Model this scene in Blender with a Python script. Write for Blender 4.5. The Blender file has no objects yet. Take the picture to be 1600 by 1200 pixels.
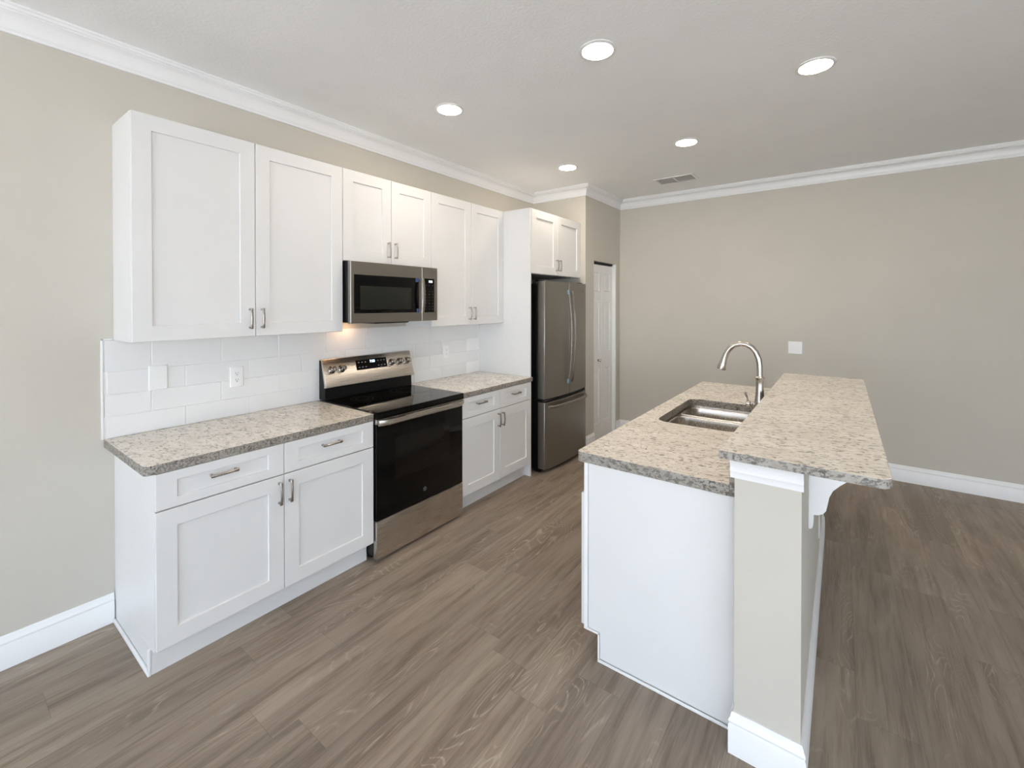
import bpy, bmesh, math, random
from mathutils import Vector, Matrix
random.seed(7)
PI = math.pi
SC = bpy.context.scene
COL = SC.collection

# ------------------------------------------------------------------ camera
yaw, pitch = math.radians(36.1235), math.radians(-0.4217)
F = Vector((-math.sin(yaw)*math.cos(pitch), math.cos(yaw)*math.cos(pitch), math.sin(pitch)))
R = Vector((math.cos(yaw), math.sin(yaw), 0)); U = R.cross(F)
cam_d = bpy.data.cameras.new('camera'); cam = bpy.data.objects.new('camera', cam_d); COL.objects.link(cam)
M = Matrix((R, U, -F)).transposed().to_4x4(); M.translation = Vector((2.9164, -0.5799, 1.5706))
cam.matrix_world = M
cam_d.sensor_width = 36; cam_d.lens = 689.88/1600*36
cam_d.shift_x = (800-811.43)/1600; cam_d.shift_y = (481.08-600)/1600
cam_d.clip_start = 0.02
SC.camera = cam

# ------------------------------------------------------------------ world, exposure
w = bpy.data.worlds.new('daylight'); SC.world = w; w.use_nodes = True
_nt = w.node_tree; bg = _nt.nodes['Background']; bg.inputs[1].default_value = 6.5
_tc = _nt.nodes.new('ShaderNodeTexCoord'); _sx = _nt.nodes.new('ShaderNodeSeparateXYZ'); _cr = _nt.nodes.new('ShaderNodeValToRGB')
_nt.links.new(_tc.outputs['Generated'], _sx.inputs[0])
_mr = _nt.nodes.new('ShaderNodeMapRange'); _mr.inputs[1].default_value = -1; _mr.inputs[2].default_value = 1
_nt.links.new(_sx.outputs[2], _mr.inputs[0]); _nt.links.new(_mr.outputs[0], _cr.inputs[0]); _nt.links.new(_cr.outputs[0], bg.inputs[0])
_e = _cr.color_ramp.elements                       # bright lower half added to lift the ceiling, hazy sky above
_e[0].position = .0; _e[0].color = (.84, .87, .92, 1)
_e[1].position = 1.0; _e[1].color = (.36, .50, .72, 1)
for _p, _c in ((.49, (.84, .88, .93, 1)), (.51, (.68, .78, .90, 1))):
    _q = _e.new(_p); _q.color = _c
SC.view_settings.view_transform = 'Standard'; SC.view_settings.look = 'None'
SC.view_settings.exposure = 0.89; SC.view_settings.gamma = 1.0; SC.view_settings.use_curve_mapping = False
LAMP_E = 64.0          # emission of the recessed ceiling lamps
SC.cycles.max_bounces = 16; SC.cycles.diffuse_bounces = 10; SC.cycles.glossy_bounces = 6
SC.cycles.transparent_max_bounces = 12; SC.cycles.sample_clamp_indirect = 8

# ------------------------------------------------------------------ materials
def nm(name):
    m = bpy.data.materials.new(name); m.use_nodes = True
    nt = m.node_tree; b = nt.nodes['Principled BSDF']
    return m, nt, b
class N:
    """terse node wiring"""
    def __init__(s, nt): s.nt = nt
    def put(s, v, sock):
        if isinstance(v, bpy.types.NodeSocket): s.nt.links.new(v, sock)
        elif v is not None: sock.default_value = v
    def math(s, op, a, b=None, c=None, clamp=False):
        n = s.nt.nodes.new('ShaderNodeMath'); n.operation = op; n.use_clamp = clamp
        s.put(a, n.inputs[0]); s.put(b, n.inputs[1]); s.put(c, n.inputs[2]); return n.outputs[0]
    def noise(s, vec, scale, detail=2, rough=.5, dist=0, dim='3D'):
        n = s.nt.nodes.new('ShaderNodeTexNoise'); n.noise_dimensions = dim
        s.put(vec, n.inputs['Vector']); n.inputs['Scale'].default_value = scale
        n.inputs['Detail'].default_value = detail; n.inputs['Roughness'].default_value = rough
        n.inputs['Distortion'].default_value = dist; return n.outputs['Fac']
    def voro(s, vec, scale, feat='F1'):
        n = s.nt.nodes.new('ShaderNodeTexVoronoi'); n.feature = feat
        s.put(vec, n.inputs['Vector']); n.inputs['Scale'].default_value = scale; return n
    def mapr(s, v, a, b, c=0., d=1.):
        n = s.nt.nodes.new('ShaderNodeMapRange'); s.put(v, n.inputs[0])
        for i, q in enumerate((a, b, c, d)): n.inputs[i+1].default_value = q
        return n.outputs[0]
    def mix(s, f, a, b):
        n = s.nt.nodes.new('ShaderNodeMix'); n.data_type = 'RGBA'
        s.put(f, n.inputs[0]); s.put(a, n.inputs[6]); s.put(b, n.inputs[7]); return n.outputs[2]
    def comb(s, x, y, z):
        n = s.nt.nodes.new('ShaderNodeCombineXYZ')
        for i, q in enumerate((x, y, z)): s.put(q, n.inputs[i])
        return n.outputs[0]
    def pos(s):
        n = s.nt.nodes.new('ShaderNodeNewGeometry'); q = s.nt.nodes.new('ShaderNodeSeparateXYZ')
        s.nt.links.new(n.outputs['Position'], q.inputs[0]); return n.outputs['Position'], q.outputs
    def white(s, vec):
        n = s.nt.nodes.new('ShaderNodeTexWhiteNoise'); n.noise_dimensions = '2D'; s.put(vec, n.inputs['Vector']); return n.outputs
    def bump(s, h, strength, dist, b):
        n = s.nt.nodes.new('ShaderNodeBump'); n.inputs['Strength'].default_value = strength
        n.inputs['Distance'].default_value = dist; s.put(h, n.inputs['Height'])
        s.nt.links.new(n.outputs[0], b.inputs['Normal'])
def C4(c): return (c[0], c[1], c[2], 1)
def plain(name, col, rough=.5, metal=0, spec=.5, coat=0, bumpy=None):
    m, nt, b = nm(name); n = N(nt)
    b.inputs['Base Color'].default_value = C4(col); b.inputs['Roughness'].default_value = rough
    b.inputs['Metallic'].default_value = metal; b.inputs['Specular IOR Level'].default_value = spec
    b.inputs['Coat Weight'].default_value = coat
    # slight procedural tonal variation
    p, _ = n.pos()
    f = n.noise(p, 3.0, 3)
    nt.links.new(n.mix(n.mapr(f, .3, .7), C4([c*.985 for c in col]), C4([min(1, c*1.015) for c in col])), b.inputs['Base Color'])
    if bumpy:
        n.bump(n.noise(p, bumpy[0], 3), bumpy[1], bumpy[2], b)
    return m
def emit(name, col, e):
    m, nt, b = nm(name)
    b.inputs['Base Color'].default_value = (0, 0, 0, 1)
    b.inputs['Emission Color'].default_value = C4(col); b.inputs['Emission Strength'].default_value = e
    return m
def steel(name, col, rough, axis, strength=.25, metal=1.0):
    """brushed metal, brush lines along the given world axis"""
    m, nt, b = nm(name); n = N(nt); p, q = n.pos()
    s = [1400, 1400, 1400]; s[axis] = 6
    v = n.comb(n.math('MULTIPLY', q[0], s[0]), n.math('MULTIPLY', q[1], s[1]), n.math('MULTIPLY', q[2], s[2]))
    f = n.noise(v, 1.0, 2)
    nt.links.new(n.mix(f, C4([c*.9 for c in col]), C4([min(1, c*1.08) for c in col])), b.inputs['Base Color'])
    b.inputs['Metallic'].default_value = metal
    nt.links.new(n.mapr(f, .2, .8, rough-.05, rough+.08), b.inputs['Roughness'])
    n.bump(f, strength, .0004, b)
    return m

M_WALL = plain('wall_paint', (.54, .508, .447), .75, bumpy=(260, .12, .0015))
M_CEIL = plain('ceiling_paint', (.86, .865, .865), .85, bumpy=(70, .35, .004))
M_TRIM = plain('trim_paint', (.80, .80, .795), .38)
M_CAB = plain('cabinet_lacquer', (.71, .708, .70), .34)
M_DOORP = plain('door_paint', (.80, .80, .79), .45)
M_PLATE = plain('white_plastic', (.82, .82, .81), .3)
M_SLOT = plain('dark_slot', (.03, .03, .03), .5)
M_VENTD = plain('vent_louvre', (.84, .83, .81), .6)
M_DUCT = plain('vent_backing', (.62, .61, .59), .7)
M_BLACK = plain('black_enamel', (.005, .005, .005), .30, spec=.22)
M_GLASSB = plain('black_glass', (.002, .002, .002), .05, spec=.22)
M_GLASSW = plain('oven_window_glass', (.006, .005, .004), .08, spec=.30)
M_MESHW = plain('microwave_window', (.014, .015, .012), .22, spec=.3)
M_TAPE = plain('blue_film', (.05, .09, .2), .25)
M_RUB = plain('black_gasket', (.01, .01, .01), .6)
M_STEEL = steel('stainless_range', (.60, .56, .51), .26, 1)
M_SLATE = steel('slate_steel', (.30, .28, .255), .33, 1)
M_SLATEF = steel('slate_steel_refrigerator', (.31, .29, .26), .36, 2)
M_SLATEH = steel('slate_handle_steel', (.34, .32, .295), .26, 2)
M_KNOB = steel('knob_chrome', (.34, .31, .28), .16, 1, .05)
M_SINK = steel('sink_steel', (.62, .58, .53), .24, 2, .1)
M_NICK = steel('brushed_nickel', (.50, .47, .43), .24, 2, .05)
M_PULL = steel('satin_nickel_pull', (.42, .39, .36), .25, 2, .05)
M_LED = emit('lamp_diffuser', (1.0, .86, .70), LAMP_E)
M_CLOCK = emit('clock_digits', (.55, .85, 1.0), 3.0)
M_CLOCKW = emit('clock_digits_white', (.85, .92, 1.0), 3.0)
M_MARK = plain('grey_marking', (.2, .2, .2), .5)
M_BADGE = plain('badge_silver', (.16, .16, .16), .35)
M_CAULK = plain('backsplash_edge_trim', (.80, .80, .79), .35)

def window_glass():
    m = bpy.data.materials.new('window_glass'); m.use_nodes = True; nt = m.node_tree; nt.nodes.clear()
    o = nt.nodes.new('ShaderNodeOutputMaterial'); t = nt.nodes.new('ShaderNodeBsdfTransparent'); g = nt.nodes.new('ShaderNodeBsdfGlossy')
    x = nt.nodes.new('ShaderNodeMixShader'); x.inputs[0].default_value = .06; g.inputs['Roughness'].default_value = .02
    nt.links.new(t.outputs[0], x.inputs[1]); nt.links.new(g.outputs[0], x.inputs[2]); nt.links.new(x.outputs[0], o.inputs[0])
    return m
M_PANE = window_glass()

def tile_mat():
    m, nt, b = nm('white_tile_glaze'); n = N(nt); p, q = n.pos()
    b.inputs['Base Color'].default_value = (.78, .78, .775, 1); b.inputs['Roughness'].default_value = .09
    n.bump(n.noise(p, 9, 2), .12, .006, b)
    return m
M_TILE = tile_mat()
M_GROUT = plain('white_grout', (.86, .855, .85), .7)

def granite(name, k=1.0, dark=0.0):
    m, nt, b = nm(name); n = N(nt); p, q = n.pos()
    # flecks are drawn out along one direction of the slab
    X = n.math('ADD', n.math('MULTIPLY', q[0], .55), n.math('MULTIPLY', q[1], .18))
    Y = n.math('SUBTRACT', n.math('MULTIPLY', q[1], 1.15), n.math('MULTIPLY', q[0], .30))
    v = n.comb(X, Y, q[2])
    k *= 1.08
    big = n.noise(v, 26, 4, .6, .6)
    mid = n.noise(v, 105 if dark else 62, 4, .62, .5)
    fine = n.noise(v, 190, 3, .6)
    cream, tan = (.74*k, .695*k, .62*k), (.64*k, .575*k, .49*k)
    c = n.mix(n.mapr(big, .40, .60), C4(cream), C4(tan))
    c = n.mix(n.mapr(fine, .45, .65, 0, .45), c, C4((.78*k, .75*k, .69*k)))
    clus = n.mapr(n.noise(v, 18, 3, .6), .36, .62, .035, -.02)
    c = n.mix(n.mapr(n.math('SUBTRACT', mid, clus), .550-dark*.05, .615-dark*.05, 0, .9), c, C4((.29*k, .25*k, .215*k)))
    sp = n.noise(v, 95, 2, .5, .3)
    msk = n.mapr(n.noise(v, 14, 2), .42, .6)
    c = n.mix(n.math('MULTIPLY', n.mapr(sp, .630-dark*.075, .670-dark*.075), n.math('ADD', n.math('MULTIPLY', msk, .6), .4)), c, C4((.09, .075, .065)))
    # broad drift of warmer and cooler areas
    c = n.mix(n.mapr(n.noise(v, 4, 2), .4, .65, 0, .22), c, C4((.42*k, .36*k, .30*k)))
    nt.links.new(c, b.inputs['Base Color'])
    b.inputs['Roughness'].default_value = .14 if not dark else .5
    return m
M_GRAN = granite('granite_polished')
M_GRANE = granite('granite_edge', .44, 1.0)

def floor_mat():
    m, nt, b = nm('vinyl_plank_floor'); n = N(nt); p, q = n.pos()
    W, L = .19, 1.22
    rx = n.math('DIVIDE', n.math('ADD', q[0], .07), W); row = n.math('FLOOR', rx)
    r1 = n.white(n.comb(row, 3.7, 0))[0]
    ly = n.math('ADD', n.math('DIVIDE', q[1], L), n.math('MULTIPLY', r1, 5.3)); colm = n.math('FLOOR', ly)
    wn = n.white(n.comb(row, colm, 0)); idv = wn[0]
    off = n.math('MULTIPLY', idv, 37.0)
    fx = n.math('FRACT', rx); fy = n.math('FRACT', ly)
    # fine long grain
    g = n.noise(n.comb(n.math('MULTIPLY', q[0], 42), n.math('ADD', n.math('MULTIPLY', q[1], 2.2), off), off), 1.0, 6, .62, .4)
    g2 = n.noise(n.comb(n.math('MULTIPLY', q[0], 9), n.math('ADD', n.math('MULTIPLY', q[1], 1.1), off), off), 1.0, 3, .55, .8)
    fine = n.noise(n.comb(n.math('MULTIPLY', q[0], 260), n.math('ADD', n.math('MULTIPLY', q[1], 9), off), off), 1.0, 3, .7)
    # cathedral figure: contour lines of a stretched field
    fld = n.noise(n.comb(n.math('MULTIPLY', q[0], 5.5), n.math('ADD', n.math('MULTIPLY', q[1], 1.25), off), n.math('MULTIPLY', idv, 11)), 1.0, 2.2, .45, .35)
    cl = n.math('ABSOLUTE', n.math('SUBTRACT', n.math('FRACT', n.math('MULTIPLY', fld, 26)), .5))
    line = n.mapr(cl, .0, .16, 1, 0)
    msk = n.mapr(n.noise(n.comb(n.math('MULTIPLY', q[0], 6), n.math('ADD', n.math('MULTIPLY', q[1], 1.6), off), 4.2), 1.0, 3), .47, .64)
    brk = n.mapr(fine, .35, .6)
    c = n.mix(n.mapr(g2, .34, .66), C4((.165, .126, .096)), C4((.320, .260, .205)))
    c = n.mix(n.mapr(g, .40, .70, 0, .6), c, C4((.290, .245, .205)))
    c = n.mix(n.mapr(g, .50, .28, 0, .65), c, C4((.125, .094, .072)))
    c = n.mix(n.mapr(fine, .5, .75, 0, .35), c, C4((.36, .31, .255)))
    c = n.mix(n.math('MULTIPLY', n.math('MULTIPLY', line, msk), n.math('MULTIPLY', brk, .75)), c, C4((.50, .43, .35)))
    # plank-to-plank tone
    hs = nt.nodes.new('ShaderNodeHueSaturation'); nt.links.new(c, hs.inputs['Color'])
    nt.links.new(n.mapr(idv, 0, 1, .90, 1.10), hs.inputs['Value'])
    hs.inputs['Saturation'].default_value = 1.08
    ex = n.math('MINIMUM', fx, n.math('SUBTRACT', 1.0, fx)); ey = n.math('MINIMUM', fy, n.math('SUBTRACT', 1.0, fy))
    seam = n.math('MAXIMUM', n.mapr(ex, 0, .006, 1, 0), n.mapr(ey, 0, .0011, 1, 0))
    c = n.mix(n.math('MULTIPLY', seam, .45), hs.outputs[0], C4((.06, .05, .04)))
    nt.links.new(c, b.inputs['Base Color'])
    nt.links.new(n.mapr(g, .3, .7, .36, .5), b.inputs['Roughness'])
    b.inputs['Specular IOR Level'].default_value = .45
    n.bump(fine, .12, .0006, b)
    return m
M_FLOOR = floor_mat()

# ------------------------------------------------------------------ mesh helpers
class MB:
    """collects shapes in world (or local) space; build() links them as one mesh object"""
    def __init__(s): s.bm = bmesh.new()
    def face(s, pts, mi=0, smooth=False):
        f = s.bm.faces.new([s.bm.verts.new(p) for p in pts]); f.material_index = mi; f.smooth = smooth; return f
    def box(s, x0, y0, z0, x1, y1, z1, bev=0, mi=0, seg=1, mat=None):
        t = bmesh.new(); bmesh.ops.create_cube(t, size=1)
        for v in t.verts:
            v.co = Vector(((x0+x1)/2+v.co.x*(x1-x0), (y0+y1)/2+v.co.y*(y1-y0), (z0+z1)/2+v.co.z*(z1-z0)))
        if bev: bmesh.ops.bevel(t, geom=list(t.edges), offset=bev, segments=seg, affect='EDGES', profile=.5)
        if mat: bmesh.ops.transform(t, matrix=mat, verts=t.verts)
        for f in t.faces: f.material_index = mi
        s.add(t); return s
    def add(s, t):
        me = bpy.data.meshes.new('t'); t.to_mesh(me); t.free(); s.bm.from_mesh(me); bpy.data.meshes.remove(me)
    def loft(s, rings, cap0=True, cap1=True, mi=0, smooth=False, closed=True):
        vs = [[s.bm.verts.new(p) for p in r] for r in rings]
        n = len(vs[0])
        for a, b in zip(vs, vs[1:]):
            for i in range(n if closed else n-1):
                j = (i+1) % n
                f = s.bm.faces.new((a[i], a[j], b[j], b[i])); f.material_index = mi; f.smooth = smooth
        if cap0: f = s.bm.faces.new(list(reversed(vs[0]))); f.material_index = mi
        if cap1: f = s.bm.faces.new(vs[-1]); f.material_index = mi
        return s
    def prism(s, pts, axis, a, b, mi=0, smooth=False):
        """2-D outline pts extruded along axis from a to b; pts are the other two coordinates in order"""
        def P(p, t):
            if axis == 0: return (t, p[0], p[1])
            if axis == 1: return (p[0], t, p[1])
            return (p[0], p[1], t)
        return s.loft([[P(p, a) for p in pts], [P(p, b) for p in pts]], mi=mi, smooth=smooth)
    def tube(s, path, rad, n=14, mi=0, caps=True, flat=None):
        pts = [Vector(p) for p in path]; rings = []; up = None
        for i, p in enumerate(pts):
            t = (pts[min(i+1, len(pts)-1)]-pts[max(i-1, 0)]).normalized()
            if up is None:
                up = Vector((0, 0, 1)) if abs(t.z) < .9 else Vector((0, 1, 0))
                if flat: up = Vector(flat)
            a = (up - t*up.dot(t)).normalized(); up = a; b = t.cross(a)
            r = rad[i] if isinstance(rad, (list, tuple)) else rad
            ra, rb = (r if isinstance(r, tuple) else (r, r))
            rings.append([p + a*ra*math.cos(2*PI*k/n) + b*rb*math.sin(2*PI*k/n) for k in range(n)])
        return s.loft(rings, caps, caps, mi, True)
    def lathe(s, prof, origin=(0, 0, 0), n=28, mi=0, mat=None, smooth=True):
        """prof: (radius, height) pairs about z"""
        o = Vector(origin); rings = []
        for r, h in prof:
            ring = [Vector((max(r, 1e-5)*math.cos(2*PI*k/n), max(r, 1e-5)*math.sin(2*PI*k/n), h)) for k in range(n)]
            if mat: ring = [mat @ v for v in ring]
            rings.append([v+o for v in ring])
        return s.loft(rings, True, True, mi, smooth)
    def build(s, name, mats, parent=None, origin=None, bevel=0, autosmooth=True):
        bm = s.bm
        bmesh.ops.remove_doubles(bm, verts=bm.verts, dist=1e-6)
        bmesh.ops.recalc_face_normals(bm, faces=bm.faces)
        o = Vector(parent['_o']) if parent is not None and '_o' in parent else Vector((0, 0, 0))
        if origin is not None: o = Vector(origin)
        bmesh.ops.translate(bm, verts=bm.verts, vec=-o)
        me = bpy.data.meshes.new(name); bm.to_mesh(me); bm.free()
        if not isinstance(mats, (list, tuple)): mats = [mats]
        for m in mats: me.materials.append(m)
        ob = bpy.data.objects.new(name, me); COL.objects.link(ob)
        if parent is not None: ob.parent = parent
        ob['_o'] = tuple(o)
        if parent is None: ob.location = o
        if autosmooth:
            me.set_sharp_from_angle(angle=math.radians(38))
        if bevel:
            md = ob.modifiers.new('bevel', 'BEVEL'); md.width = bevel; md.segments = 2; md.limit_method = 'ANGLE'; md.angle_limit = math.radians(40)
        return ob
def thing(name, label, cat, loc, group=None):
    o = bpy.data.objects.new(name, None); COL.objects.link(o); o.location = loc
    o.empty_display_size = .1; o['_o'] = tuple(loc); o['label'] = label; o['category'] = cat
    if group: o['group'] = group
    return o
def tag(o, label, cat, group=None):
    o['label'] = label; o['category'] = cat
    if group: o['group'] = group
    return o
def struct(o): o['kind'] = 'structure'; return o

def rect_rings(y0, z0, y1, z1, steps):
    """rectangles in the y-z plane: steps = (inset, x)"""
    return [[(x, y0+i, z0+i), (x, y1-i, z0+i), (x, y1-i, z1-i), (x, y0+i, z1-i)] for i, x in steps]
def rounded(x0, y0, x1, y1, r, n=6):
    out = []
    for cx, cy, a0 in ((x1-r, y1-r, 0), (x0+r, y1-r, 90), (x0+r, y0+r, 180), (x1-r, y0+r, 270)):
        for k in range(n+1):
            a = math.radians(a0+90*k/n); out.append((cx+r*math.cos(a), cy+r*math.sin(a)))
    return out
def slab(mb, outer, hole, z0, z1, side_mi=1):
    bm = mb.bm
    loops = [outer]+([hole] if hole else [])
    for z in (z1, z0):
        edges = []
        for lp in loops:
            vs = [bm.verts.new((p[0], p[1], z)) for p in lp]
            for i in range(len(vs)): edges.append(bm.edges.new((vs[i], vs[(i+1) % len(vs)])))
        r = bmesh.ops.triangle_fill(bm, use_beauty=True, edges=edges)
        for f in r['geom']:
            if isinstance(f, bmesh.types.BMFace): f.material_index = 0
    e = .004
    for lp in loops:
        for i in range(len(lp)):
            a, b = lp[i], lp[(i+1) % len(lp)]
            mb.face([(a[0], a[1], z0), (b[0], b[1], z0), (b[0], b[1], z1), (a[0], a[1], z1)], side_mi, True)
def sweep(name, path, prof, mat, closed_ends=True, parent=None):
    """prof (d, z) carried along a 2-D path, d measured to the right of travel"""
    mb = MB(); rings = []
    P = [Vector(p) for p in path]
    for i, p in enumerate(P):
        ns = []
        if i > 0: d = (P[i]-P[i-1]).normalized(); ns.append(Vector((d.y, -d.x)))
        if i < len(P)-1: d = (P[i+1]-P[i]).normalized(); ns.append(Vector((d.y, -d.x)))
        if len(ns) == 2: m = ns[0]+ns[1]; m = m/m.dot(ns[0])
        else: m = ns[0]
        rings.append([(p.x+m.x*d, p.y+m.y*d, z) for d, z in prof])
    mb.loft(rings)
    return mb.build(name, mat, parent)

def text_mesh(name, body, size, mat, parent, matrix, ext=.0004):
    cu = bpy.data.curves.new('txt', 'FONT'); cu.body = body; cu.size = size; cu.extrude = ext
    cu.align_x = 'CENTER'; cu.align_y = 'CENTER'
    t = bpy.data.objects.new('txt', cu); COL.objects.link(t)
    dg = bpy.context.evaluated_depsgraph_get(); me = bpy.data.meshes.new_from_object(t.evaluated_get(dg))
    bpy.data.objects.remove(t)
    me.transform(matrix); me.materials.clear(); me.materials.append(mat)
    o = Vector(parent['_o']); me.transform(Matrix.Translation(-o))
    ob = bpy.data.objects.new(name, me); COL.objects.link(ob); ob.parent = parent; return ob

# ------------------------------------------------------------------ room dimensions
CEIL, YP, XP, YB = 2.855, 3.682, 0.688, 4.5925
XR, YR = 6.4, -4.6
T = .12
# floor, ceiling
b = MB(); b.box(-T, YR-T, -.12, XR+T, YB+T, 0); struct(b.build('floor', M_FLOOR))
b = MB(); b.box(-T, YR-T, CEIL, XR+T, YB+T, CEIL+.12); struct(b.build('ceiling', M_CEIL))
# walls
b = MB(); b.box(-T, YR, 0, 0, YB+T, CEIL); struct(b.build('wall_left', M_WALL))
b = MB(); b.box(0, YB, 0, XR, YB+T, CEIL); struct(b.build('wall_back', M_WALL))
b = MB(); b.box(0, YP, 0, XP-.1, YP+.1, CEIL); struct(b.build('wall_alcove', M_WALL))
D0, D1, DZ = 3.882, 4.487, 2.062
b = MB()
b.box(XP-.1, YP, 0, XP, D0, CEIL); b.box(XP-.1, D1, 0, XP, YB, CEIL); b.box(XP-.1, D0, DZ, XP, D1, CEIL)
struct(b.build('wall_pantry', M_WALL))
b = MB()   # rear wall with two wide openings to the daylight
OP = [(.75, 3.0), (4.0, 5.9)]; OZ0, OZ1 = .05, 2.30
b.box(-T, YR-T, 0, OP[0][0], YR, CEIL); b.box(OP[0][1], YR-T, 0, OP[1][0], YR, CEIL); b.box(OP[1][1], YR-T, 0, XR+T, YR, CEIL)
for a, c in OP:
    b.box(a, YR-T, 0, c, YR, OZ0); b.box(a, YR-T, OZ1, c, YR, CEIL)
struct(b.build('wall_rear', M_WALL))
b = MB()
WY = (-3.6, -.2)
b.box(XR, YR, 0, XR+T, WY[0], CEIL); b.box(XR, WY[1], 0, XR+T, YB+T, CEIL)
b.box(XR, WY[0], 0, XR+T, WY[1], .9); b.box(XR, WY[0], 2.2, XR+T, WY[1], CEIL)
struct(b.build('wall_right', M_WALL))
# windows out of view, invented to supply the daylight
def window(n, orient, a, c, z0, z1):
    fr = MB(); gl = MB(); f = .05
    m = (a+c)/2
    def bx(mb, p0, p1, q0, q1, d0, d1):
        if orient == 'y': mb.box(p0, YR-d1, q0, p1, YR-d0, q1)
        else: mb.box(XR+d0, p0, q0, XR+d1, p1, q1)
    for p0, p1, q0, q1 in ((a, a+f, z0, z1), (c-f, c, z0, z1), (m-f/2, m+f/2, z0+f, z1-f), (a+f, c-f, z0, z0+f), (a+f, c-f, z1-f, z1)):
        bx(fr, p0, p1, q0, q1, .03, .09)
    for p0, p1 in ((a+f, m-f/2), (m+f/2, c-f)): bx(gl, p0, p1, z0+f, z1-f, .057, .063)
    o = struct(fr.build('window_%d' % n, M_TRIM)); gl.build('pane', M_PANE, o)
window(1, 'y', OP[0][0], OP[0][1], OZ0, OZ1)
window(2, 'y', OP[1][0], OP[1][1], OZ0, OZ1)
window(3, 'x', WY[0], WY[1], .9, 2.2)

# crown moulding, one run round the room
CZ = 2.742
cove = [(.014+.042*(1-math.cos(t*PI/2))*1.0, CZ+.022+.058*math.sin(t*PI/2)) for t in [k/7 for k in range(8)]]
crown = [(0, CZ), (.013, CZ), (.013, CZ+.012), (.008, CZ+.015), (.014, CZ+.022)] + cove[1:] + \
        [(.056, CZ+.086), (.064, CZ+.088), (.064, CZ+.1), (.070, CZ+.104), (.070, CEIL), (0, CEIL)]
struct(sweep('trim_1', [(0, YR), (0, YP), (XP, YP), (XP, YB), (XR, YB), (XR, YR)], crown, M_TRIM))
# baseboards
BH = .1425
base = [(0, 0), (.016, 0), (.016, .098), (.013, .103), (.013, .108), (.0155, .113), (.013, .122), (.010, .126), (.009, .134), (.005, BH), (0, BH)]
struct(sweep('baseboard_left', [(0, YR), (0, -.004)], base, M_TRIM))
struct(sweep('baseboard_pantry', [(XP, YP+.003), (XP, D0)], base, M_TRIM))
struct(sweep('baseboard_back', [(XP, D1), (XP, YB), (XR, YB), (XR, YR)], base, M_TRIM))

# ------------------------------------------------------------------ bifold pantry door in its opening
def bifold():
    x = XP-.045
    jamb = MB()
    jamb.box(XP-.098, D1-.022, 0, XP-.004, D1-.001, DZ-.001, .001)
    o = struct(jamb.build('door_1', M_DOORP))
    tr = MB(); tr.box(x-.025, D0+.002, DZ-.022, x+.005, D1-.024, DZ-.002); tr.build('door_track', M_RUB, o)
    lw = (D1-.026-D0-.004)/2
    for k in range(2):
        y0 = D0+.004+k*(lw+.001); y1 = y0+lw-.002; z0, z1 = .012, DZ-.03
        m = MB()
        m.loft(rect_rings(y0, z0, y1, z1, [(0, x-.03), (0, x-.001), (.001, x)]), cap1=False)
        # face with three raised panels set in sunk fields
        mr = .066; ya, yb = y0+mr, y1-mr*.92
        zs = [(.20, .825), (1.015, 1.61), (1.725, 1.94)]
        X = [y0+.001, ya, yb, y1-.001]; Z = [z0+.001]
        for a, c in zs: Z += [a, c]
        Z.append(z1-.001)
        for i in range(3):
            for j in range(len(Z)-1):
                if i == 1 and j in (1, 3, 5):
                    m.loft(rect_rings(X[1], Z[j], X[2], Z[j+1], [(0, x), (.009, x-.009), (.016, x-.009), (.034, x-.001), (.036, x-.001)]), cap0=False)
                else:
                    m.face([(x, X[i], Z[j]), (x, X[i+1], Z[j]), (x, X[i+1], Z[j+1]), (x, X[i], Z[j+1])])
        m.build('door_leaf', M_DOORP, o)
    kn = MB(); mt = Matrix.Translation((x, 4.083, .925)) @ Matrix.Rotation(PI/2, 4, 'Y')
    kn.lathe([(.016, 0), (.016, .003), (.007, .006), (.007, .016), (.015, .022), (.017, .028), (.013, .034), (0, .036)], mat=mt, n=20)
    kn.build('door_knob', M_NICK, o)
bifold()

# ------------------------------------------------------------------ cabinet parts
def shaker_door(parent, name, x, y0, z0, y1, z1, rail=.073, railz=None, t=.019):
    rz = railz or rail
    m = MB(); r = rail
    a = [(0, x), (0, x+t-.0015), (.0015, x+t)]
    m.loft(rect_rings(y0, z0, y1, z1, a), cap1=False)
    o = (x+t, y0+.0015, z0+.0015, y1-.0015, z1-.0015)
    def ring(xx, iy, iz): return [(xx, y0+iy, z0+iz), (xx, y1-iy, z0+iz), (xx, y1-iy, z1-iz), (xx, y0+iy, z1-iz)]
    m.loft([ring(x+t, .0015, .0015), ring(x+t, r, rz), ring(x+t-.0015, r+.001, rz+.001), ring(x+t-.009, r+.0015, rz+.0015)], cap0=False, cap1=True)
    return m.build(name, M_CAB, parent)
def pull_mesh():
    m = MB(); L, H = .098, .027
    for s in (-1, 1):
        m.loft([[(0, -.0055, s*L/2-.0055), (0, .0055, s*L/2-.0055), (0, .0055, s*L/2+.0055), (0, -.0055, s*L/2+.0055)],
                [(.004, -.0045, s*L/2-.0045), (.004, .0045, s*L/2-.0045), (.004, .0045, s*L/2+.0045), (.004, -.0045, s*L/2+.0045)],
                [(H-.004, -.004, s*L/2-.004), (H-.004, .004, s*L/2-.004), (H-.004, .004, s*L/2+.004), (H-.004, -.004, s*L/2+.004)]])
    rings = []
    for k in range(13):
        u = k/12*2-1; z = u*(L/2+.007); xx = H-.003+.007*(1-u*u); hw = .0052-.0012*(1-u*u)*0+(.0015 if abs(u) > .8 else 0)
        rings.append([(xx-.003, -hw, z), (xx+.002, -hw, z), (xx+.004, -hw*.55, z), (xx+.004, hw*.55, z), (xx+.002, hw, z), (xx-.003, hw, z)])
    m.loft(rings)
    o = m.build('pull_master', M_PULL); me = o.data; bpy.data.objects.remove(o); return me
PULL = pull_mesh()
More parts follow.
